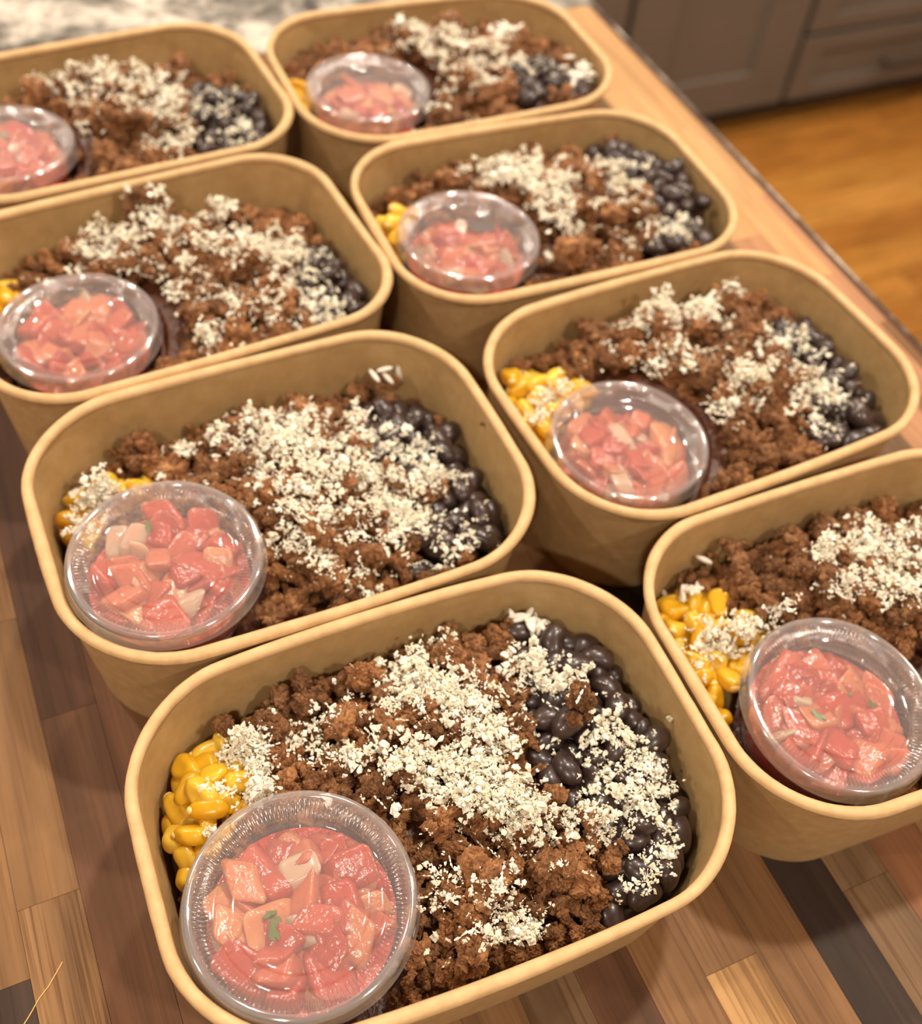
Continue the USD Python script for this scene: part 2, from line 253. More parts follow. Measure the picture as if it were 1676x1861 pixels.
salsa_m = noisy('tomato_juice', [(0.3, lin(168, 40, 26)), (0.7, lin(196, 66, 44))], 260, 0.2, 0.5, 4, bump=0.6, bscale=300, bdist=0.002)
cilantro_m = plain('cilantro', lin(86, 104, 44), 0.4)

def plastic(name, haze, base=0.05, hcol=(0.86, 0.80, 0.80), rough=0.05):
    """Thin clear sheet: clear, a Schlick reflection on both of its faces and a little haze."""
    n = {'lw': ('layer_weight', dict(blend=0.5)), 'pw': ('math', dict(math_type='power', value2=4.0)), 'ma': ('math', dict(math_type='multiply_add', value2=0.80, value3=base, use_clamp=True)),
         't': ('transparent_bsdf', dict(color=(0.985, 0.98, 0.98))), 'd': ('diffuse_bsdf', dict(color=hcol)), 'h': ('mix_closure', dict(fac=haze)),
         'g': ('glossy_bsdf', dict(color=(1, 1, 1), roughness=rough)), 'm': ('mix_closure', {})}
    return M(name, n, [('lw.facing', 'pw.value1'), ('pw.value', 'ma.value1'), ('ma.value', 'm.fac'), ('t.BSDF', 'h.closure1'), ('d.BSDF', 'h.closure2'), ('h.closure', 'm.closure1'), ('g.BSDF', 'm.closure2')], surface='m.closure')
lid_m = plastic('clear_lid', 0.09, 0.065)
bead_m = plastic('clear_lid_bead', 0.17, 0.17, rough=0.10)
rib_m = plastic('clear_lid_ribs', 0.10, 0.20, rough=0.10)
cup_m = plastic('clear_cup', 0.04, 0.06)
thread_m = plain('gold_thread', lin(230, 180, 110), 0.3, 0.6)

# ------------------------------------------------------------------ the room
def setting(name, mesh, mat, label=None, cat=None, kind='structure', smooth=False):
    p = '/World/' + numbered('/World', name)
    m = usdkit.mesh(stage, p, mesh, mat, smooth)
    m.AddRotateZOp().Set(SET_ROT)
    return meta(m.GetPrim(), label, cat, None, kind)
RW0, RW1, RE0, RE1 = -2.6, 3.2, -2.4, 2.32
setting('ceiling', box(RW0, RW1, RE0, RE1, CEIL_Z, CEIL_Z + 0.1), ceil_paint)
setting('wall_back', box(RW0, RW1, RE1, RE1 + 0.1, 0, CEIL_Z), wall_paint)
setting('wall_front', box(RW0, RW1, RE0 - 0.1, RE0, 0, CEIL_Z), wall_paint)
setting('wall_left', box(RW0 - 0.1, RW0, RE0, RE1, 0, CEIL_Z), wall_paint)
setting('wall_right', box(RW1, RW1 + 0.1, RE0, RE1, 0, CEIL_Z), wall_paint)
fl = thing('floor', 'honey-coloured hardwood plank floor running along the cabinets', None, None, 'structure', rotz=SET_ROT)
part(fl, 'subfloor', box(RW0, RW1, RE0, RE1, -0.06, -0.019), dark_gap)
rs = np.random.RandomState(5)
# planks run along e1; local y is the grain, so each is built turned by -90 degrees about z
e = RE0
FL_T = 0.019
plank_w = 0.083
rows = int((RE1 - RE0) / plank_w) + 1
for r in range(rows):
    e0, e1_ = RE0 + r * plank_w, min(RE0 + (r + 1) * plank_w, RE1)
    if e1_ < 0.45 or e0 > 1.78:                     # the strips of floor the photograph cannot show are one board per row
        cuts = [RW0, RW1]
    else:
        cuts = [RW0]; x = 0.5 + rs.rand() * 0.5
        while x < 2.6:
            cuts.append(x); x += 0.55 + rs.rand() * 0.7
        cuts.append(RW1)
    for a, b in zip(cuts[:-1], cuts[1:]):
        # built along y and laid down by rotating -90 degrees: (x, y) -> (y, -x)
        bx = box(-e1_ + 0.0008, -e0 - 0.0008, a + 0.0006, b - 0.0006, -FL_T, 0, 0.0012)
        p = part(fl, 'plank', bx, FLOOR_W[rs.choice(3, p=[0.45, 0.35, 0.2])])
        UsdGeom.Xformable(p).AddRotateZOp().Set(-90.0)
# the wall's base cabinets: a shaker door unit, its neighbour and a unit of drawers
FACE = 1.64
def shaker(parent, name, w0, w1, z0, z1, stile=0.098, rail=0.080, recess=0.009, label=None):
    frame = (box(w0, w0 + stile, FACE, FACE + 0.02, z0, z1, 0.0015) + box(w1 - stile, w1, FACE, FACE + 0.02, z0, z1, 0.0015)
             + box(w0 + stile - 0.001, w1 - stile + 0.001, FACE, FACE + 0.02, z0, z0 + rail, 0.0015) + box(w0 + stile - 0.001, w1 - stile + 0.001, FACE, FACE + 0.02, z1 - rail, z1, 0.0015))
    d = part(parent, name, frame, paint, label=label)
    part(d, 'panel', box(w0 + stile - 0.004, w1 - stile + 0.004, FACE + recess, FACE + 0.018, z0 + rail - 0.004, z1 - rail + 0.004), paint)
    return d
def carcass(parent, w0, w1):
    part(parent, 'carcass', box(w0, w1, FACE + 0.021, RE1 - 0.003, 0.062, 0.88), dark_gap)
    part(parent, 'toe_kick', box(w0, w1, FACE + 0.073, FACE + 0.088, 0.0, 0.0619), dark_gap)
def handle(door, w0, w1, z, vertical=False):
    bar = m3.Manifold.batch_hull([m3.Manifold.sphere(0.0065, 16).translate([w0, FACE - 0.028, z]), m3.Manifold.sphere(0.0065, 16).translate([w1, FACE - 0.028, z])])
    for w in (w0 + 0.012, w1 - 0.012):
        bar = bar + m3.Manifold.cylinder(0.03, 0.005, 0.005, 12).rotate([-90, 0, 0]).translate([w, FACE - 0.029, z])
    part(door, 'handle', bar, bronze, 30, label='dark bronze bar handle')
c1 = thing('base_cabinet', 'taupe shaker base cabinet with one wide door, left of the drawers', 'cabinet', rotz=SET_ROT)
carcass(c1, 1.156, 1.580)
shaker(c1, 'door', 1.163, 1.573, 0.075, 0.865)
c0 = thing('base_cabinet', 'taupe shaker base cabinet mostly hidden behind the far corner of the counter', 'cabinet', rotz=SET_ROT)
carcass(c0, 0.70, 1.1555)
shaker(c0, 'door', 0.706, 1.149, 0.075, 0.865)
c2 = thing('drawer_cabinet', 'taupe shaker base cabinet with drawers, at the upper right corner', 'cabinet', rotz=SET_ROT)
carcass(c2, 1.5805, 2.20)
for z0, z1 in ((0.075, 0.213), (0.223, 0.52), (0.53, 0.865)):
    d = shaker(c2, 'drawer', 1.588, 2.193, z0, z1, 0.055, 0.034)
    handle(d, 1.808, 1.973, (z0 + z1) / 2 - 0.012)

# ------------------------------------------------------------------ island, board
B_W0, B_W1, B_E0, B_E1, B_T = -0.36, 0.4065, -0.14, 0.622, 0.036
G_W1 = 0.4470
isl = thing('kitchen_island', 'kitchen island counter of speckled white and grey granite under the wooden board', 'counter', rotz=SET_ROT)
g_top = box(-0.95, G_W1, -0.45, 1.10, BOARD_Z - B_T - 0.03, BOARD_Z - B_T, 0.004)
part(isl, 'granite_top', g_top, granite, 40)
part(isl, 'cabinet_body', box(-0.90, G_W1 - 0.04, -0.40, 1.06, 0.0, BOARD_Z - B_T - 0.03), paint)

board = thing('cutting_board', 'butcher-block board of mixed brown planks under the paper bowls', 'cutting board', loc=(0, 0, BOARD_Z), rotz=SET_ROT)
R_ = 0.009
solid = []
for x in (B_W0 + R_, B_W1 - R_):
    for y in (B_E0 + R_, B_E1 - R_):
        for z in (-R_, -B_T + 0.004):
            rr_ = R_ if z == -R_ else 0.004
            solid.append(m3.Manifold.sphere(rr_, 24).translate([x + (math.copysign(R_ - rr_, x - 0.1)), y + math.copysign(R_ - rr_, y - 0.2), z]))
solid = m3.Manifold.batch_hull(solid)
PITCH_W, W_OFF = 0.0193, -0.0325
EDGE_SHADE_W = 0.3972            # from here the shade of the right roundover is painted as a dark strip
LANES = {}          # lane k covers [W_OFF + k*PITCH, +PITCH]: cuts from near (small e2) to far, with timber kinds
LANES[-2] = ([0.131], ['walnut', 'orange'])
LANES[-1] = ([0.1528, 0.262], ['oak', 'orange', 'tan'])
LANES[0] = ([0.2165], ['red', 'deep'])
LANES[1] = ([0.30], ['red', 'gray'])
LANES[2] = ([0.20], ['red', 'tan'])
LANES[3] = ([0.25], ['tan', 'deep'])
LANES[4] = ([0.17], ['orange', 'red'])
LANES[5] = ([0.22], ['orange', 'gray'])
LANES[6] = ([0.20], ['gray', 'tan'])
LANES[7] = ([0.24], ['red', 'orange'])
LANES[8] = ([0.21], ['tan', 'red'])
LANES[9] = ([0.052, 0.30], ['light', 'tan', 'red'])
LANES[10] = ([0.26], ['tan', 'orange'])
LANES[11] = ([0.30], ['walnut', 'tan'])
LANES[12] = ([0.0575, 0.28], ['gray', 'gray', 'light'])
LANES[13] = ([0.33], ['rust', 'tan'])
LANES[20] = ([0.20, 0.37], ['tan', 'pink', 'maple'])
LANES[21] = ([0.24, 0.33, 0.47], ['tan', 'pink', 'maple', 'maple'])
LANES[22] = ([0.29, 0.40], ['tan', 'pink', 'maple'])
rs = np.random.RandomState(11)
KINDS = ['red', 'tan', 'orange', 'gray', 'oak', 'light', 'pink', 'deep']
k = int(math.floor((B_W0 - W_OFF) / PITCH_W))
while W_OFF + k * PITCH_W < EDGE_SHADE_W:
    w0, w1 = max(W_OFF + k * PITCH_W, B_W0 - 0.001), min(W_OFF + (k + 1) * PITCH_W, EDGE_SHADE_W)
    cuts, kinds = LANES.get(k, (None, None))
    if cuts is None:
        cuts = sorted(B_E0 + 0.18 + (B_E1 - B_E0 - 0.3) * rs.rand(2)); kinds = list(rs.choice(KINDS, 3))
    es = [B_E0 - 0.001] + list(cuts) + [B_E1 + 0.001]
    for a, b, kd in zip(es[:-1], es[1:], kinds):
        g = 0.00007
        part(board, 'plank', box(w0 + g, w1 - g, a + g, b - g, -B_T - 0.001, 0.0005) ^ solid, W[kd], 35)
    k += 1
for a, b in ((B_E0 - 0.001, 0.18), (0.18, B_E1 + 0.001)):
    part(board, 'plank', box(EDGE_SHADE_W + 0.00007, B_W1 + 0.001, a, b - 0.0001, -B_T - 0.001, 0.0005) ^ solid, W['deep'], 35)  # dark timber colour stands in for the shaded roundover, not a separate plank
# a stray gold thread lying across the planks
pts = [(-0.0575, 0.1172), (-0.0540, 0.1205), (-0.0505, 0.1243), (-0.0472, 0.1268), (-0.0445, 0.1296), (-0.0430, 0.1312), (-0.0421, 0.1322)]
xy = [setting_xy(*p) for p in pts]
tube = [m3.Manifold.batch_hull([m3.Manifold.sphere(0.00018, 8).translate([a[0], a[1], BOARD_Z + 0.0002]), m3.Manifold.sphere(0.00018, 8).translate([b[0], b[1], BOARD_Z + 0.0002])]) for a, b in zip(xy[:-1], xy[1:])]
tm = usdkit.mesh(stage, '/World/stray_thread', m3.Manifold.batch_boolean(tube, m3.OpType.Add), thread_m, 40)
meta(tm.GetPrim(), 'thin shiny gold thread lying on the board at the lower left corner', 'thread')

# ------------------------------------------------------------------ bowls
for _k, _dx, _dy in (('E', -0.0002, 0.0014), ('F', -0.0012, 0.0008), ('G', 0.0004, 0.0), ('H', -0.0003, 0.0004), ('C', 0.0003, -0.0002)):
    FIT[_k] = (FIT[_k][0] + _dx, FIT[_k][1] + _dy) + FIT[_k][2:]
NAME = {'A': 'frontmost left bowl', 'B': 'second left bowl', 'E': 'third left bowl', 'F': 'backmost left bowl',
        'D': 'frontmost right bowl', 'C': 'second right bowl', 'H': 'third right bowl', 'G': 'backmost right bowl'}
BOWL_LABEL = {'A': 'kraft paper bowl nearest the camera, frontmost of the left row', 'B': 'kraft paper bowl second from the front in the left row',
              'E': 'kraft paper bowl third from the front in the left row, at the left edge', 'F': 'kraft paper bowl at the back of the left row, before the granite',
              'D': 'kraft paper bowl frontmost in the right row, cut off at the right edge', 'C': 'kraft paper bowl second from the front in the right row',
              'H': 'kraft paper bowl third from the front in the right row', 'G': 'kraft paper bowl at the back of the right row, nearest the cabinets'}
DZ_CUP = {'A': .002, 'B': .005, 'C': -.012, 'D': -.005, 'E': -.008, 'F': -.006, 'G': -.006, 'H': -.003}
CUP_XY = {'A': (-.0482, -.0215), 'B': (-.0478, -.0225), 'C': (-.0409, -.0124), 'D': (-.0359, -.0212), 'E': (-.0437, -.0126), 'F': (-.0474, -.0069), 'G': (-.0428, -.0066), 'H': (-.0438, -.0125)}
BEAN_UP = {'A': .006, 'B': .005, 'C': .006, 'E': .004, 'F': .005, 'G': .008, 'H': .012}
LIFT = {'A': 0.0, 'B': -0.003, 'C': 0.002, 'D': -0.001, 'E': 0.0, 'F': 0.002, 'G': 0.005, 'H': 0.002}   # how high the food stands
TILT = {'D': (0.06, 0.02)}
LID_R, CUP_HT = 0.0326, 0.031
def outline(p, inset=0.0, n=20, m=14):
    """The bowl's rim curve in its own axes, moved inwards by inset."""
    _, _, _, wx, wy, R, bux, buy, _, _, _, tap = p
    out = []
    for cx, cy, a0 in ((1, 1, 0), (-1, 1, 90), (-1, -1, 180), (1, -1, 270)):
        a = np.deg2rad(a0 + np.linspace(0, 90, n))
        out.append(np.c_[cx * (wx / 2 - R) + R * np.cos(a), cy * (wy / 2 - R) + R * np.sin(a)])
    c = np.concatenate(out); dense = []
    for i in range(len(c)):
        a, b = c[i], c[(i + 1) % len(c)]
        kk = m if np.linalg.norm(b - a) > 0.015 else 1
        dense += [a + (b - a) * t / kk for t in range(kk)]
    d = np.array(dense); u, v = d[:, 0] / (wx / 2), d[:, 1] / (wy / 2)
    d = np.c_[d[:, 0] * (1 + bux * (1 - v ** 2)), d[:, 1] * (1 + buy * (1 - u ** 2)) * (1 + tap * u)]
    if inset:
        t = np.roll(d, -1, 0) - np.roll(d, 1, 0); nn = np.c_[t[:, 1], -t[:, 0]]; nn /= np.linalg.norm(nn, axis=1, keepdims=True)
        d = d - nn * inset
    return d
def loft(rings, close0=False, close1=False):
    n = len(rings[0]); v = np.concatenate(rings); f = []
    i = np.arange(n); j = (i + 1) % n
    for r in range(len(rings) - 1):
        a, b = r * n, (r + 1) * n
        f.append(np.c_[a + i, a + j, b + j]); f.append(np.c_[a + i, b + j, b + i])
    f = np.concatenate(f)
    for flag, base, rev in ((close0, 0, True), (close1, (len(rings) - 1) * n, False)):
        if flag:
            c = len(v); v = np.vstack([v, v[base:base + n].mean(0)])
            t = np.c_[base + i, base + j, np.full(n, c)]
            f = np.vstack([f, t[:, ::-1] if rev else t])
    return trimesh.Trimesh(v, f, process=False)
SEAM = {'A': 0.02, 'B': 0.62, 'C': 0.235, 'D': 0.30, 'E': 0.70, 'F': 0.45, 'G': 0.28, 'H': 0.55}
def make_bowl(kk, seed):
    p = FIT[kk]; rs = np.random.RandomState(seed)
    H = BOWL_H + p[8]
    b = thing('paper_bowl', BOWL_LABEL[kk], 'bowl', 'kraft paper bowls on the board', None, (p[0], p[1], BOARD_Z), math.degrees(p[2]))
    n = len(outline(p)); s = np.arange(n) / n
    step = ((s - SEAM[kk]) % 1.0 < 0.07) * 0.0005          # the paper's overlap
    ring = lambda ins, z: np.c_[outline(p, ins), np.full(n, z)]
    BI = 0.0078
    wob = 0.0005 * np.sin(2 * PI * (3 * s + rs.rand())) + 0.0004 * np.sin(2 * PI * (7 * s + rs.rand()))
    outer = [ring(BI + 0.0030, 0.0040), ring(BI + 0.0020, 0.0), ring(BI, 0.0)] + [ring(BI + (0.0022 - BI) * t, H * t - 0.002 * t) for t in (0.04, 0.3, 0.6, 0.85, 1.0)]
    inner = []
    for t in (1.0, 0.85, 0.6, 0.3, 0.10):
        ins = BI + (0.0022 - BI) * t + 0.0007 + step
        d = outline(p, 0.0)
        tt = np.roll(d, -1, 0) - np.roll(d, 1, 0); nn = np.c_[tt[:, 1], -tt[:, 0]]; nn /= np.linalg.norm(nn, axis=1, keepdims=True)
        inner.append(np.c_[d - nn * ins[:, None], np.full(n, H * t - 0.002 * t)])
    inner.append(ring(BI + 0.004, 0.0048))
    part(b, 'outer_wall', loft(outer, close0=True), kraft, 50)
    part(b, 'inner_wall', loft(inner, close1=True), kraft_in, 40)
    # the rolled rim: an oval roll swept round the curve
    rings = []
    NT = 14
    d = outline(p, 0.0); tt = np.roll(d, -1, 0) - np.roll(d, 1, 0); nn = np.c_[tt[:, 1], -tt[:, 0]]; nn /= np.linalg.norm(nn, axis=1, keepdims=True)
    ker = np.ones(9) / 9
    bump_ = np.convolve(np.r_[rs.randn(n), rs.randn(0)], ker, 'same') * 0.00028
    bump_ *= np.minimum(1, np.minimum(np.arange(n), n - np.arange(n)) / 10.0)
    for q in range(NT + 1):
        a = 2 * PI * q / NT
        rad = 0.0021 + bump_ * (1 if np.sin(a) > -0.3 else 0.4) + 0.00012 * np.sin(2 * PI * 5 * s)
        cx = -0.0021 + rad * math.cos(a); cz = H - 0.0021 + rad * 0.98 * math.sin(a)
        rings.append(np.c_[d + nn * np.asarray(cx)[:, None], cz + 0.3 * wob])
    m = loft(rings)
    m.invert()
    part(b, 'rolled_rim', m, kraft_rim, 60)
    return b

# ------------------------------------------------------------------ shapes of the food
ICO = {n: trimesh.creation.icosphere(n) for n in (1, 2, 3, 4)}
def crumble_mesh(seed, strand=False):
    """One clump of browned beef: a ragged cluster of small knobbly granules."""
    rs = np.random.RandomState(seed); parts = []
    n = 36 if not strand else 30
    ax = np.array([1.0, 0.8 + 0.35 * rs.rand(), 0.62 + 0.25 * rs.rand()])
    for q in range(n):
        if strand:
            t = -1 + 2 * (q + 0.5) / n
            c = np.array([0.34 * math.sin(t * 2.2 + seed), 1.75 * t, 0.25 * math.cos(t * 2.6 + seed * 2)]) + rs.randn(3) * np.array([.15, .08, .12])
            rad = rs.uniform(0.26, 0.42)
        else:
            d = rs.randn(3); d /= np.linalg.norm(d)
            c = d * rs.uniform(0.25, 0.86) * ax
            rad = rs.uniform(0.17, 0.40)
        v = ICO[3].vertices * (1 + 1.5 * (meshkit.fbm(ICO[3].vertices * 2.4 + rs.rand(3) * 50, 4, seed) - 0.5))[:, None]
        v = (v * np.array([rs.uniform(0.9, 1.7), rs.uniform(0.7, 1.1), rs.uniform(0.6, 1.0)]) * rad) @ trimesh.transformations.random_rotation_matrix(rs.rand(3))[:3, :3].T + c
        parts.append(trimesh.Trimesh(v, ICO[3].faces, process=False))
    if not strand:
        parts.append(trimesh.Trimesh(ICO[2].vertices * 0.5 * ax, ICO[2].faces, process=False))
    return trimesh.util.concatenate(parts)
def crumb_mesh(seed, kind):
    """A crumb of dry white cheese: a few angular shards stuck together, or a thin grated shred."""
    rs = np.random.RandomState(seed); parts = []
    n = {'crumb': 5, 'flake': 3, 'shred': 4}[kind]
    for q in range(n):
        p = rs.randn(11, 3); p /= np.linalg.norm(p, axis=1, keepdims=True)
        p *= rs.uniform(0.55, 1.0, (11, 1))
        if kind == 'shred':
            p = p * np.array([0.36, 0.75, 0.34]) + np.array([0.16 * rs.randn(), -1.5 + 3.0 * q / (n - 1), 0.12 * rs.randn()])
        elif kind == 'flake':
            p = p * np.array([0.85, 0.75, 0.36]) + rs.randn(3) * np.array([0.5, 0.5, 0.12])
        else:
            p = p * rs.uniform(0.45, 0.85, 3) + rs.randn(3) * 0.42
        h = trimesh.convex.convex_hull(p)
        parts.append(trimesh.Trimesh(h.vertices, h.faces, process=False))
    return trimesh.util.concatenate(parts)
def bean_mesh(seed):
    rs = np.random.RandomState(seed); ic = ICO[3]; v = ic.vertices * np.array([0.0042, 0.0058, 0.0037]) * (0.92 + 0.14 * rs.rand(3))
    v[:, 0] += 0.0009 * (v[:, 1] / 0.0058) ** 2 - 0.0004
    dent = np.exp(-((v[:, 1] / 0.0022) ** 2 + (v[:, 2] / 0.0022) ** 2)) * (v[:, 0] > 0)
    v[:, 0] -= 0.0006 * dent
    v *= (1 + 0.05 * (meshkit.noise(v * 380 + seed * 5.0, seed) - 0.5))[:, None]
    return trimesh.Trimesh(v, ic.faces, process=False)
def corn_mesh(seed):
    """A sweetcorn kernel: a plump rounded wedge, narrowing to its tip along -y."""
    rs = np.random.RandomState(seed); ic = ICO[3]; v = ic.vertices.copy()
    q = np.sign(v) * np.abs(v) ** 0.72
    t = (q[:, 1] + 1) / 2
    w = 0.50 + 0.50 * np.clip(t * 1.5, 0, 1) ** 0.8
    k2 = 0.92 + 0.2 * rs.rand(3)
    v = np.c_[q[:, 0] * 0.0042 * w * k2[0], q[:, 1] * 0.0053 * k2[1], q[:, 2] * 0.0033 * (0.65 + 0.35 * w) * k2[2]]
    v[:, 2] -= 0.0007 * np.exp(-((v[:, 0] / 0.002) ** 2 + ((v[:, 1] - 0.001) / 0.003) ** 2)) * np.sign(v[:, 2]).clip(0, 1)
    v *= (1 + 0.06 * (meshkit.noise(v * 300 + seed * 9.0, seed) - 0.5))[:, None]
    tip = trimesh.Trimesh(ICO[2].vertices * np.array([0.0017, 0.0013, 0.0013]) + np.array([0, -0.0046 * k2[1], 0]), ICO[2].faces, process=False)
    return trimesh.Trimesh(v, ic.faces, process=False), tip
def dice_mesh(seed, size, elong=1.0):
    """A soft wet cube of diced vegetable with slightly sunken, skewed faces."""
    rs = np.random.RandomState(seed); ic = ICO[3]; v = ic.vertices.copy()
    q = np.sign(v) * np.abs(v) ** 0.42; q /= np.abs(q).max()
    sh = np.eye(3) + 0.28 * rs.randn(3, 3) * (1 - np.eye(3))
    v = (q * (np.array([1.0, 0.85 + 0.3 * rs.rand(), 0.7 + 0.25 * rs.rand()]) * np.array([elong, 1, 1]))) @ sh.T
    v *= (1 + 0.26 * (meshkit.fbm(v * 1.6 + seed * 4.0, 3, seed) - 0.5))[:, None]
    return trimesh.Trimesh(v * size, ic.faces, process=False)
def leaf_mesh(seed, s):
    rs = np.random.RandomState(seed); a = np.linspace(0, 2 * PI, 15)[:-1]
    r = s * (0.7 + 0.3 * np.cos(3 * a + rs.rand()) + 0.12 * rs.randn(14))
    xy = np.c_[r * np.cos(a), r * 0.6 * np.sin(a)]
    z = 0.25 * s * np.sin(xy[:, 0] / s * 2)
    return loft([np.c_[xy, z], np.c_[xy * 0.96, z + 0.0003]], True, True)

CRUMBLES = [crumble_mesh(i) for i in range(9)] + [crumble_mesh(20 + i, True) for i in range(5)]
CRUMBS = [crumb_mesh(i, 'crumb') for i in range(6)] + [crumb_mesh(10 + i, 'flake') for i in range(3)] + [crumb_mesh(20 + i, 'shred') for i in range(4)]
GRAIN = trimesh.Trimesh(ICO[2].vertices * np.array([0.0011, 0.0034, 0.0010]), ICO[2].faces, process=False)
for i in range(4):
    c = klass('black_bean_kind' + '_%03d' % i)
    part('/World/Kinds/black_bean_kind_%03d' % i, 'skin', bean_mesh(i), bean_m, True)
    c = klass('corn_kind' + '_%03d' % i)
    a, b = corn_mesh(i)
    part('/World/Kinds/corn_kind_%03d' % i, 'kernel', a, corn_m, True)
    part('/World/Kinds/corn_kind_%03d' % i, 'tip_cap', b, corn_tip_m, True, label='pale tip of the kernel')
DICE = {}
for i in range(8):
    klass('tomato_kind_%03d' % i); q = dice_mesh(40 + i, 0.0042 + 0.0006 * (i % 3), 1.6 if i % 4 == 3 else 1.0); DICE['tomato_kind_%03d' % i] = q.vertices
    part('/World/Kinds/tomato_kind_%03d' % i, 'flesh', q, tomato_m, 50)
for i in range(3):
    klass('onion_kind_%03d' % i); q = dice_mesh(70 + i, 0.0036, 1.3); DICE['onion_kind_%03d' % i] = q.vertices
    part('/World/Kinds/onion_kind_%03d' % i, 'flesh', q, onion_m, 50)
klass('cilantro_kind'); part('/World/Kinds/cilantro_kind', 'leaf', leaf_mesh(3, 0.0034), cilantro_m, 40)

# the portion cup and its lid
def lathe(profile, n):
    a = np.arange(n) * 2 * PI / n; rings = []
    for r, z in profile:
        rr_ = np.full(n, r) if np.ndim(r) == 0 else r
        zz = np.full(n, z) if np.ndim(z) == 0 else z
        rings.append(np.c_[rr_ * np.cos(a), rr_ * np.sin(a), zz])
    return rings
def lid_mesh():
    n = 132 * 6; a = np.arange(n) * 2 * PI / n
    ridge = 0.5 - 0.5 * np.cos(132 * a)
    L = LID_R
    prof = [(L, -0.0066), (L + 0.0001, -0.0060), (L - 0.0005, -0.0054), (L - 0.0007, -0.0020), (L - 0.0010, -0.0008), (L - 0.0017, -0.0001), (L - 0.0026, 0.0), (L - 0.0033, -0.0003), (L - 0.0036, -0.0009)]
    for t, am in ((0.0, 0.0), (0.10, 1.0), (0.5, 1.0), (0.90, 1.0), (1.0, 0.0)):
        r = L - 0.0037 - 0.0044 * t; z = -0.0010 - 0.0022 * t
        prof.append((r, z + 0.0010 * am * (ridge - 0.5)))
    prof += [(0.0241, -0.0034), (0.0236, -0.0037), (0.0231, -0.0037), (0.0227, -0.0029), (0.0221, -0.0028), (0.0198, -0.0030), (0.0193, -0.0030), (0.0190, -0.0024), (0.0187, -0.0021), (0.0182, -0.0021), (0.0178, -0.0024), (0.010, -0.0025), (0.003, -0.0025)]
    bead = prof[:9]; ribs = prof[8:14]; prof = prof[13:]
    tab = [0.35, 1.30, 2.35, 3.30, 4.45, 5.40]             # pressed radial ticks between the two rings
    rings = lathe(prof, n)
    for rg in rings:
        rad = np.hypot(rg[:, 0], rg[:, 1])
        if 0.0194 < rad[0] < 0.0226:
            for t in tab:
                dd = np.abs((a - t + PI) % (2 * PI) - PI) * rad[0]
                rg[:, 2] += 0.0006 * np.clip(1 - dd / 0.0006, 0, 1)
    m = loft(rings, close1=True); m.invert()
    b = loft(lathe(bead, 160)); b.invert(); rb = loft(lathe(ribs, n)); rb.invert(); return m, b, rb
def cup_mesh():
    rings = lathe([(0.0310, -0.0018), (0.0306, -0.0012), (0.0300, -0.0016), (0.0297, -0.0036), (0.0283, -0.0100), (0.0240, -CUP_HT + 0.001), (0.0232, -CUP_HT), (0.0200, -CUP_HT + 0.0012), (0.004, -CUP_HT + 0.0016)], 96)
    m = loft(rings, close1=True); m.invert(); return m
klass('portion_cup_kind')
part('/World/Kinds/portion_cup_kind', 'cup_body', cup_mesh(), cup_m, 60)
_lid, _bead, _ribs = lid_mesh()
_l = part('/World/Kinds/portion_cup_kind', 'lid', _lid, lid_m, 60, label='clear snap-on lid with a ribbed ring')
part(_l, 'ribbed_ring', _ribs, rib_m, 80, label='ring of fine radial ribs')
part(_l, 'bead', _bead, bead_m, 60, label='thick clear bead round the lid')

# ------------------------------------------------------------------ filling a bowl
CELL = 0.00075
GX = np.arange(-0.093, 0.093, CELL); GY = np.arange(-0.072, 0.072, CELL)
XX, YY = np.meshgrid(GX, GY, indexing='ij')
import shapely
from scipy import ndimage
def inside_poly(poly):
    return shapely.contains_xy(shapely.Polygon(poly), XX, YY)
class Pile:
    def __init__(self, h): self.h = h.copy()
    def spot(self, x, y, r):
        i0, i1 = int((x - r - GX[0]) / CELL), int((x + r - GX[0]) / CELL) + 2
        j0, j1 = int((y - r - GY[0]) / CELL), int((y + r - GY[0]) / CELL) + 2
        i0, j0 = max(i0, 0), max(j0, 0)
        return slice(i0, i1), slice(j0, j1)
    def drop(self, x, y, r, sink=0.5, flat=0.9):
        sx, sy = self.spot(x, y, r); d2 = ((XX[sx, sy] - x) ** 2 + (YY[sx, sy] - y) ** 2) / r ** 2
        hh = self.h[sx, sy]; m = d2 < 0.45
        if not m.any(): return None
        z = np.percentile(hh[m], 65) + r * sink
        top = z + flat * r * np.sqrt(np.clip(1 - d2, 0, 1))
        self.h[sx, sy] = np.where(d2 < 1, np.maximum(hh, top), hh)
        return z
def instancer(path, protos, mats, inst, kind='stuff', smooth=True):
    """inst: list of (proto index, position, rotation matrix -> quaternion, scale vector)."""
    pi = UsdGeom.PointInstancer.Define(stage, path)
    rel = pi.CreatePrototypesRel()
    for i, m in enumerate(protos):
        q = usdkit.mesh(stage, '%s/Prototypes/%s_%03d' % (path, path.rsplit('/', 1)[1].rstrip('s'), i), m, mats, smooth)
        rel.AddTarget(q.GetPath())
    pi.CreateProtoIndicesAttr(Vt.IntArray([int(a[0]) for a in inst]))
    pi.CreatePositionsAttr(Vt.Vec3fArray([Gf.Vec3f(*map(float, a[1])) for a in inst]))
    qs = [trimesh.transformations.quaternion_from_matrix(mat4(a[2], (0, 0, 0))) for a in inst]
    pi.CreateOrientationsAttr(Vt.QuathArray([Gf.Quath(float(q[0]), float(q[1]), float(q[2]), float(q[3])) for q in qs]))
    pi.CreateScalesAttr(Vt.Vec3fArray([Gf.Vec3f(*map(float, a[3])) for a in inst]))
    if kind: meta(pi.GetPrim(), kind=kind)
    return pi
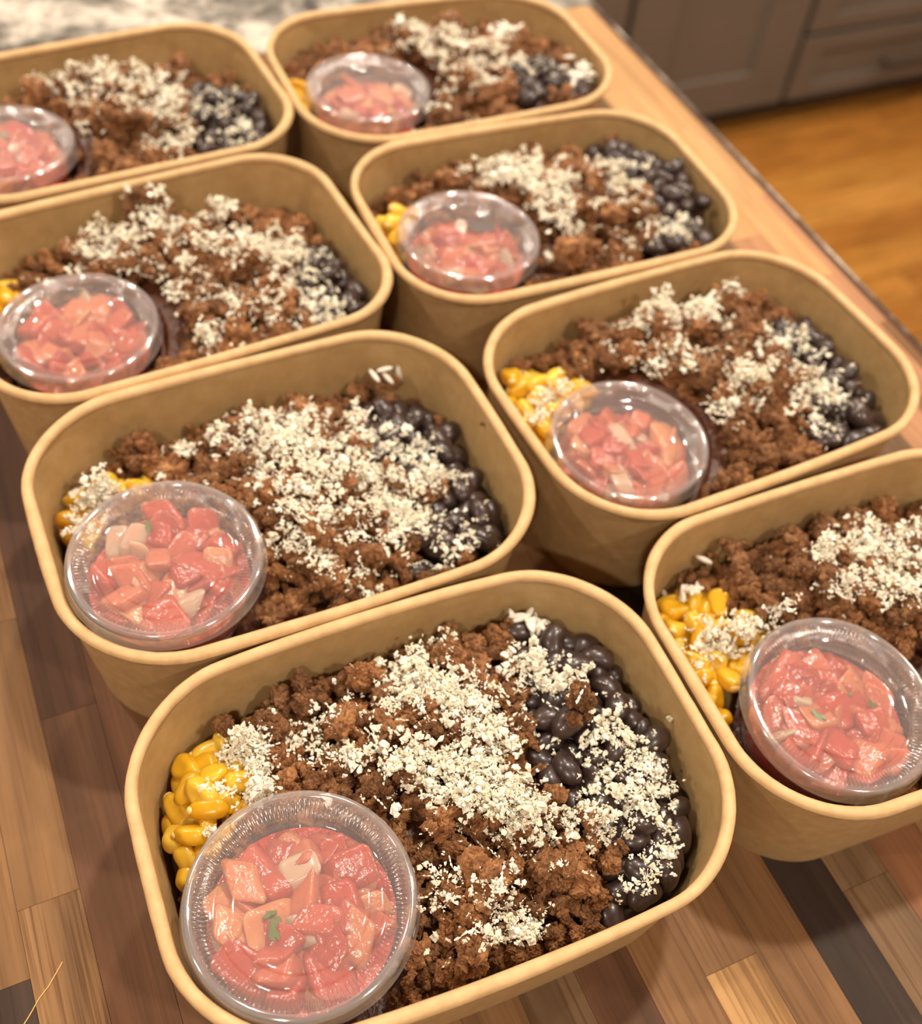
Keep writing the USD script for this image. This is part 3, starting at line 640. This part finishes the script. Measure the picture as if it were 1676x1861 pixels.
def height_mesh(h, mask, zlow):
    """The pile's underside as a closed slab over the masked cells."""
    idx = -np.ones(h.shape, int); ii = np.argwhere(mask[:-1, :-1] & mask[1:, :-1] & mask[:-1, 1:] & mask[1:, 1:])
    used = np.zeros(h.shape, bool)
    for a, b in ((0, 0), (1, 0), (0, 1), (1, 1)): used[ii[:, 0] + a, ii[:, 1] + b] = True
    idx[used] = np.arange(used.sum()); n = used.sum()
    v = np.c_[XX[used], YY[used], h[used]]
    q = np.c_[idx[ii[:, 0], ii[:, 1]], idx[ii[:, 0] + 1, ii[:, 1]], idx[ii[:, 0] + 1, ii[:, 1] + 1], idx[ii[:, 0], ii[:, 1] + 1]]
    f = np.vstack([q[:, [0, 1, 2]], q[:, [0, 2, 3]]])
    return trimesh.Trimesh(v, f, process=False)
def parse(s): return np.array([list(map(float, t.split(','))) for t in s.split()]) / 1000.0
def rot_any(rs):
    return trimesh.transformations.random_rotation_matrix(rs.rand(3))[:3, :3]

def fill(kk, seed):
    p = FIT[kk]; rs = np.random.RandomState(seed); H = BOWL_H + p[8]
    where = 'in the ' + NAME[kk]
    G = mat4(rotmat(az=p[2]), (p[0], p[1], BOARD_Z))
    inner = outline(p, 0.0074); ins = inside_poly(inner)
    edge = -np.array(shapely.distance(shapely.points(XX, YY), shapely.Polygon(inner).exterior)) * np.where(ins, -1, 1)
    cx, cy = CUP_XY[kk]; zl = H + DZ_CUP[kk]
    rc = np.hypot(XX - cx, YY - cy)
    reg = {n_: inside_poly(parse(s)) & ins for n_, s in REGION[kk].items()}
    if 'bean' in reg and kk != 'A':
        for _s in range(1, 1 + {'B': 3, 'C': 5, 'H': 5}.get(kk, 4)): reg['bean'] |= np.roll(reg['bean'], -1, 0) & ins
    bean_r = reg.get('bean', np.zeros_like(ins)); corn_r = reg.get('corn', np.zeros_like(ins)) & ~bean_r
    cup_r = rc < 0.0300
    meat_r = ins & ~bean_r & ~corn_r
    T = 0.0300 + LIFT[kk] + 0.0165 * np.exp(-((XX - 0.006) / 0.048) ** 2 - (YY / 0.044) ** 2)
    T += 0.006 * (meshkit.fbm(np.stack([XX * 55, YY * 55, np.full_like(XX, seed * 3.3)], -1), 3, seed) - 0.5)
    bd = ndimage.gaussian_filter(bean_r.astype(float), 3)
    T = T + bd * (BEAN_UP.get(kk, 0) - 0.0015) + np.where(corn_r, 0.0022, 0)
    T = np.minimum(T, H - 0.0035 + 0.35 * np.clip(edge, 0, 0.03))
    T = np.minimum(T, np.where(rc < 0.0385, zl - 0.0100 + np.clip(rc - 0.0325, 0, 1) * 3.0, 1))      # food is lower round the cup
    bed = np.where(ins, np.maximum(np.where(cup_r, np.minimum(T - 0.012, zl - CUP_HT - 0.0005), T - 0.012), 0.0065), 0.0065)
    pile = Pile(np.where(ins, bed, 0.05))
    def zone(x, y, what):
        i, j = int((x - GX[0]) / CELL), int((y - GY[0]) / CELL); near = edge[i, j] < 0.009
        if what == 'bean':
            if near: return 'against the back wall' if y > 0.036 else 'by the near rim' if y < -0.036 else 'against the right wall'
            return 'in the middle of the heap' if meat_d[i, j] > 0.011 else 'beside the beef'
        if near: return 'against the bowl wall'
        return 'beside the plastic cup' if rc[i, j] < 0.041 else 'in the middle of the corn'
    meat_d = ndimage.distance_transform_edt(~meat_r) * CELL
    # beans and corn: one by one
    def scatter(region, target, sizes, n_max, on_place, sink, gap, free=None):
        cells = np.argwhere(region)
        if len(cells) == 0: return
        for it in range(n_max):
            c = cells[rs.randint(0, len(cells), 60)]
            df = target[c[:, 0], c[:, 1]] - pile.h[c[:, 0], c[:, 1]]
            k_ = df.argmax(); r = sizes(rs)
            if df[k_] < gap * r:
                if df[k_] < gap * 0.002: break
                continue
            x, y = GX[c[k_, 0]] + (rs.rand() - .5) * CELL, GY[c[k_, 1]] + (rs.rand() - .5) * CELL
            if edge[c[k_, 0], c[k_, 1]] < 0.75 * r - 0.0012: continue
            if free is not None: r = float(np.clip(free[c[k_, 0], c[k_, 1]] * 0.9 + 0.0012, 0.0016, r))
            z = pile.drop(x, y, r, sink)
            if z is not None: on_place(x, y, z, r)
    room = edge > 0.0026
    if bean_r.any():
        sl = part(thing('bean_liquid', 'dark liquid between the black beans ' + where, 'bean liquid', None, 'stuff', (p[0], p[1], BOARD_Z), math.degrees(p[2])), 'pool',
                  height_mesh(T - 0.0052, bean_r, 0.01), bean_sauce, True, kind='stuff')
        pile.h = np.where(bean_r, np.maximum(pile.h, T - 0.0052), pile.h)
        def put(x, y, z, r):
            R = rotmat(rs.uniform(-.6, .6), rs.uniform(-.7, .7), rs.uniform(0, 2 * PI))
            copy_of('/World/Kinds/black_bean_kind_%03d' % rs.randint(4), 'black_bean', 'glossy black bean ' + zone(x, y, 'bean') + ' ' + where, 'bean', 'black beans ' + where, G @ mat4(R * rs.uniform(1.0, 1.16), (x, y, z)))
        scatter(bean_r & (edge > 0.0038), T, lambda r: r.uniform(0.0050, 0.0055), 75, put, 0.30, 0.55)
    if corn_r.any():
        def put(x, y, z, r):
            R = rotmat(rs.uniform(-.9, .9), rs.uniform(-1.4, 1.4), rs.uniform(0, 2 * PI))
            copy_of('/World/Kinds/corn_kind_%03d' % rs.randint(4), 'corn_kernel', 'yellow sweetcorn kernel ' + zone(x, y, 'corn') + ' ' + where, 'corn kernel', 'sweetcorn kernels ' + where, G @ mat4(R * rs.uniform(0.94, 1.1), (x, y, z)))
        scatter(corn_r & (rc > 0.0335) & (edge > 0.004), T, lambda r: r.uniform(0.0042, 0.0048), 48, put, 0.35, 0.5)
    # ground beef
    beef = thing('ground_beef', 'browned ground beef crumbles heaped across the middle ' + where, 'ground beef', None, 'stuff', (p[0], p[1], BOARD_Z), math.degrees(p[2]))
    base = np.maximum(pile.h, T - 0.0075); mz = meat_r & (rc > 0.030); low = np.where(rc < 0.0300, np.minimum(T - 0.0075, zl - CUP_HT - 0.0008), T - 0.0075)
    part(beef, 'juices', height_mesh(low, meat_r, 0.01), meat_base, True, kind='stuff')
    pile.h = np.where(mz, base, pile.h)
    inst = []
    off_d = ndimage.distance_transform_edt(~(bean_r | corn_r)) * CELL if (bean_r | corn_r).any() else None
    def put(x, y, z, r):
        strand = rs.rand() < 0.24
        i = rs.randint(9, 14) if strand else rs.randint(0, 9)
        R = rotmat(rs.uniform(-.4, .4), rs.uniform(-3, 3), rs.uniform(0, 2 * PI)) if strand else rot_any(rs)
        s_ = r * (1.08 if not strand else 0.80)
        i_, j_ = int((x - GX[0]) / CELL), int((y - GY[0]) / CELL)
        s_ = min(s_, (edge[i_, j_] + 0.0014) / (1.3 if not strand else 2.1))        # stay inside the paper wall
        if s_ < 0.0012: return
        ext = s_ * (1.25 if not strand else 1.9); dc = math.hypot(x - cx, y - cy)
        if dc - ext < 0.0345 and z + (1.1 if not strand else 0.7) * s_ > zl - 0.0090: return
        if dc - ext < 0.0292 and dc < 0.0335: s_ *= 0.7
        inst.append((i, (x, y, z), R, np.array([s_, s_, s_])))
    sizes = lambda r: float(np.clip(np.exp(r.randn() * 0.42) * 0.0036, 0.0018, 0.0075))
    spill = meat_r
    scatter(spill & (edge > 0.0025) & (rc > 0.0318), T + 0.0012, sizes, 1700, put, 0.42, 0.40, free=off_d)
    EXTRA.get(kk, lambda *a: None)(pile, inst, rs)
    instancer(str(beef.GetPath()) + '/crumbles', CRUMBLES, meat, inst)
    # crumbled cheese in its drifts
    ch = thing('crumbled_cheese', 'white crumbled cheese scattered over the food ' + where, 'cheese', None, 'stuff', (p[0], p[1], BOARD_Z), math.degrees(p[2]))
    inst = []
    for q in CHEESE[kk].split():
        cx_, cy_, ax, ay, bx_, by_, n_ = map(float, q.split(','))
        nn = int(n_ * CHEESE_N); broad = abs(ax) > 18 or n_ < 0
        for _ in range(nn):
            g1, g2 = rs.randn(2) * 0.52
            x, y = (cx_ + ax * g1 + bx_ * g2) / 1000, (cy_ + ay * g1 + by_ * g2) / 1000
            i, j = int((x - GX[0]) / CELL), int((y - GY[0]) / CELL)
            if not (0 <= i < len(GX) and 0 <= j < len(GY)) or not ins[i, j] or edge[i, j] < 0.0046 or rc[i, j] < 0.0343: continue
            if bean_r[i, j] and rs.rand() < 0.38: continue
            kind = rs.randint(0, 13)
            s_ = float(np.clip(np.exp(rs.randn() * 0.55) * 0.00088, 0.00034, 0.0028))
            if kind >= 9: s_ *= 0.85
            sx, sy = pile.spot(x, y, s_)
            z = float(pile.h[i, j]) + s_ * 0.25
            R = rotmat(rs.uniform(-.5, .5), rs.uniform(-.5, .5), rs.uniform(0, 2 * PI)) if kind >= 6 else rot_any(rs)
            inst.append((kind, (x, y, z), R, np.full(3, s_)))
            d2 = ((XX[sx, sy] - x) ** 2 + (YY[sx, sy] - y) ** 2) / s_ ** 2
            pile.h[sx, sy] = np.where(d2 < 1, np.maximum(pile.h[sx, sy], z + 0.30 * s_), pile.h[sx, sy])
            if rs.rand() < 0.18:              # crumbs stick together in little clusters
                for _k in range(rs.randint(2, 6)):
                    o = rs.randn(3) * s_ * 1.3
                    inst.append((rs.randint(0, 9), (x + o[0], y + o[1], z + abs(o[2]) * 0.6), rot_any(rs), np.full(3, s_ * rs.uniform(0.4, 0.9))))
    instancer(str(ch.GetPath()) + '/crumbs', CRUMBS, cheese_m, inst, smooth=25)
    # rice showing against the wall
    gr = []
    for (x, y, n_) in RICE.get(kk, []):
        for _ in range(n_):
            xx, yy = x + rs.randn() * 0.004, y + rs.randn() * 0.003
            i, j = int((xx - GX[0]) / CELL), int((yy - GY[0]) / CELL)
            if not ins[i, j]: continue
            z = pile.h[i, j] + 0.0006; pile.h[max(i - 1, 0):i + 2, max(j - 1, 0):j + 2] += 0.00025
            gr.append((0, (xx, yy, z), rotmat(rs.uniform(-.5, .5), 0, rs.uniform(0, 6.28)), np.ones(3)))
    if gr:
        rice = thing('white_rice', 'white rice grains showing beside the toppings ' + where, 'rice', None, 'stuff', (p[0], p[1], BOARD_Z), math.degrees(p[2]))
        instancer(str(rice.GetPath()) + '/grains', [GRAIN], rice_m, gr)
    # the lidded cup of pico de gallo
    tilt = rotmat(*TILT.get(kk, (rs.uniform(-.02, .02), rs.uniform(-.02, .02))), 0)
    C = G @ mat4(tilt @ rotmat(az=rs.uniform(0, 6.28)), (cx, cy, zl))
    copy_of('/World/Kinds/portion_cup_kind', 'portion_cup', 'clear plastic cup of pico de gallo with ribbed lid, ' + where, 'cup', 'lidded salsa cups in the bowls', C)
    C2 = G @ mat4(tilt, (cx, cy, zl))
    level = -0.0150
    a = np.arange(60) * 2 * PI / 60
    def cup_r_at(z): return np.interp(z, [-CUP_HT, -0.0100, -0.0036], [0.0236, 0.0281, 0.0295]) - 0.0006
    rings = [np.c_[cup_r_at(z) * np.cos(a), cup_r_at(z) * np.sin(a), np.full(60, z)] for z in (-CUP_HT + 0.0022, -0.024, -0.018, level)]
    rings += [np.c_[rr_ * np.cos(a), rr_ * np.sin(a), level + 0.0012 * rs.randn(60)] for rr_ in (0.022, 0.015, 0.007)]
    m = loft(rings, True, True)
    j = thing('salsa_juice', 'red tomato juice and pulp in the salsa cup ' + where, 'salsa', None, 'stuff')
    UsdGeom.Xformable(j).ClearXformOpOrder(); UsdGeom.Xformable(j).AddTransformOp().Set(Gf.Matrix4d(*C2.T.ravel()))
    part(j, 'pulp', m, salsa_m, 40, kind='stuff')
    hp = np.full(XX.shape, level); hr = np.hypot(XX, YY)
    cp_ = Pile(hp); n_t = 0
    Tt = np.full(XX.shape, -0.0058) - 0.0060 * np.clip(meshkit.noise(np.stack([XX * 60, YY * 60, np.full_like(XX, seed * 1.9)], -1), seed + 5), 0, 1) * (hr > 0.012)
    cells = np.argwhere(hr < 0.0215)
    for it in range(90):
        c = cells[rs.randint(0, len(cells), 40)]
        df = Tt[c[:, 0], c[:, 1]] - cp_.h[c[:, 0], c[:, 1]]; k_ = df.argmax()
        if df[k_] < 0.0022 or it > 44: break
        x, y = GX[c[k_, 0]], GY[c[k_, 1]]; r = 0.0052
        z = cp_.drop(x, y, r, 0.15, 0.8)
        th_ = math.atan2(y, x) + p[2]; zt = 'in the middle' if math.hypot(x, y) < 0.011 else ('on the right side' if abs(th_) < PI / 4 else 'on the far side' if PI / 4 <= th_ < 3 * PI / 4 else 'on the near side' if -3 * PI / 4 < th_ <= -PI / 4 else 'on the left side')
        u = rs.rand(); R = rotmat(rs.uniform(-.5, .5), rs.uniform(-.5, .5), rs.uniform(0, 6.28))
        if u < 0.91:
            nm = ('tomato_kind_%03d' % rs.randint(8), 'diced_tomato', 'red tomato dice ' + zt + ' of the salsa cup ' + where, 'diced tomato', 'tomato dice in the salsa cup ' + where)
        else:
            nm = ('onion_kind_%03d' % rs.randint(3), 'diced_onion', 'pale onion piece ' + zt + ' of the salsa cup ' + where, 'diced onion', 'onion pieces in the salsa cup ' + where)
        R = R * rs.uniform(0.95, 1.25)
        dv = DICE[nm[0]] @ R.T
        z = min(z, -0.0042 - dv[:, 2].max())
        for _p in range(4):                        # keep the piece inside the cup
            far = np.hypot(dv[:, 0] + x, dv[:, 1] + y) - np.interp(dv[:, 2] + z, [-CUP_HT, -0.0100, -0.0036], [0.0236, 0.0281, 0.0295]) + 0.0007
            if far.max() > 0: x, y = x * (1 - far.max() / max(math.hypot(x, y), 1e-4)), y * (1 - far.max() / max(math.hypot(x, y), 1e-4))
        copy_of('/World/Kinds/' + nm[0], *nm[1:], C2 @ mat4(R, (x, y, z)))
    for _ in range(3 if kk in 'ABD' else 1):
        t, r = rs.uniform(0, 6.28), rs.uniform(0.002, 0.018)
        x, y = r * math.cos(t), r * math.sin(t); i, jn = int((x - GX[0]) / CELL), int((y - GY[0]) / CELL)
        copy_of('/World/Kinds/cilantro_kind', 'cilantro_leaf', 'small green cilantro piece in the salsa cup ' + where, 'cilantro', 'cilantro pieces in the salsa cup ' + where, C2 @ mat4(rotmat(rs.uniform(-.4, .4), rs.uniform(-.4, .4), rs.uniform(0, 6)), (x, y, min(cp_.h[i, jn] + 0.0003, -0.0045))))
CHEESE_N = 1.05
RICE = {'A': [(0.058, 0.049, 18)], 'G': [(0.072, -0.018, 30), (0.050, 0.03, 20)], 'B': [(0.056, 0.046, 3)], 'F': [(0.046, 0.05, 10)], 'D': [(-0.05, 0.045, 10)]}
def extra_E(pile, inst, rs):              # a clump of beef leaning on the back wall
    for q in range(15):
        x, y, r = 0.005 + rs.randn() * 0.007, 0.045 + min(rs.randn(), 0.7) * 0.003, rs.uniform(0.0030, 0.0048)
        z = pile.drop(x, y, r, 0.4)
        inst.append((rs.randint(0, 9), (x, y, z), rot_any(rs), np.full(3, r)))
def extra_A(pile, inst, rs):              # a clump that fell on the beans
    for q in range(9):
        x, y, r = 0.052 + rs.randn() * 0.0028, 0.007 + rs.randn() * 0.0022, rs.uniform(0.0022, 0.0036)
        z = pile.drop(x, y, r, 0.4)
        inst.append((rs.randint(0, 9), (x, y, z), rot_any(rs), np.full(3, r)))
EXTRA = {'E': extra_E, 'A': extra_A}

for i, kk in enumerate('ABCDEFGH'):
    make_bowl(kk, 100 + i)
for i, kk in enumerate('ABCDEFGH'):
    fill(kk, 200 + i)

# crumbs stuck to the bowls' inner walls
def on_wall(kk, name, mesh, mat, label, cat, x, y, depth):
    p = FIT[kk]; H = BOWL_H + p[8]; t = 1 - depth / H
    o = outline(p, 0.0078 + (0.0022 - 0.0078) * t + 0.0007 + 0.0009)
    q = o[np.argmin(np.hypot(o[:, 0] - x, o[:, 1] - y))]
    th = thing(name, label, cat, None, None, (p[0], p[1], BOARD_Z), math.degrees(p[2]))
    m = mesh.copy(); m.apply_translation([q[0], q[1], H - depth])
    part(th, 'crumb', m, mat, True)
_c = CRUMBS[1].copy(); _c.apply_scale(0.0019)
on_wall('A', 'cheese_crumb', _c, cheese_m, 'single white cheese crumb stuck to the right wall of the frontmost left bowl', 'cheese crumb', 0.082, -0.002, 0.0125)
_c = GRAIN.copy(); _c.apply_scale(1.15); _c.apply_transform(trimesh.transformations.euler_matrix(1.2, 0.2, 0.5))
on_wall('B', 'rice_grain', _c, rice_m, 'single white rice grain stuck to the back wall of the second left bowl', 'rice grain', 0.060, 0.041, 0.0185)
_c = CRUMBLES[2].copy(); _c.apply_scale([0.0012, 0.0012, 0.0006])
on_wall('B', 'beef_fleck', _c, meat, 'tiny dark beef fleck stuck to the right wall of the second left bowl', 'beef fleck', 0.083, 0.004, 0.0075)
# a scrap of black bean skin under the lid of one cup
_p = FIT['H']; _x, _y = CUP_XY['H']; _a = -_p[2]
_ox, _oy = 0.0045 * math.cos(_a) - 0.0125 * math.sin(_a), 0.0045 * math.sin(_a) + 0.0125 * math.cos(_a)
_t = thing('bean_skin', 'dark scrap of bean skin under the lid of the third right bowl\'s cup', 'bean skin', None, None, (_p[0], _p[1], BOARD_Z), math.degrees(_p[2]))
_c = dice_mesh(90, 0.0042, 1.25); _c.apply_transform(np.diag([1, 1, 0.12, 1])); _c.apply_translation([_x + _ox, _y + _oy, BOWL_H + _p[8] + DZ_CUP['H'] - 0.0044])
part(_t, 'scrap', _c, bean_m, 50)
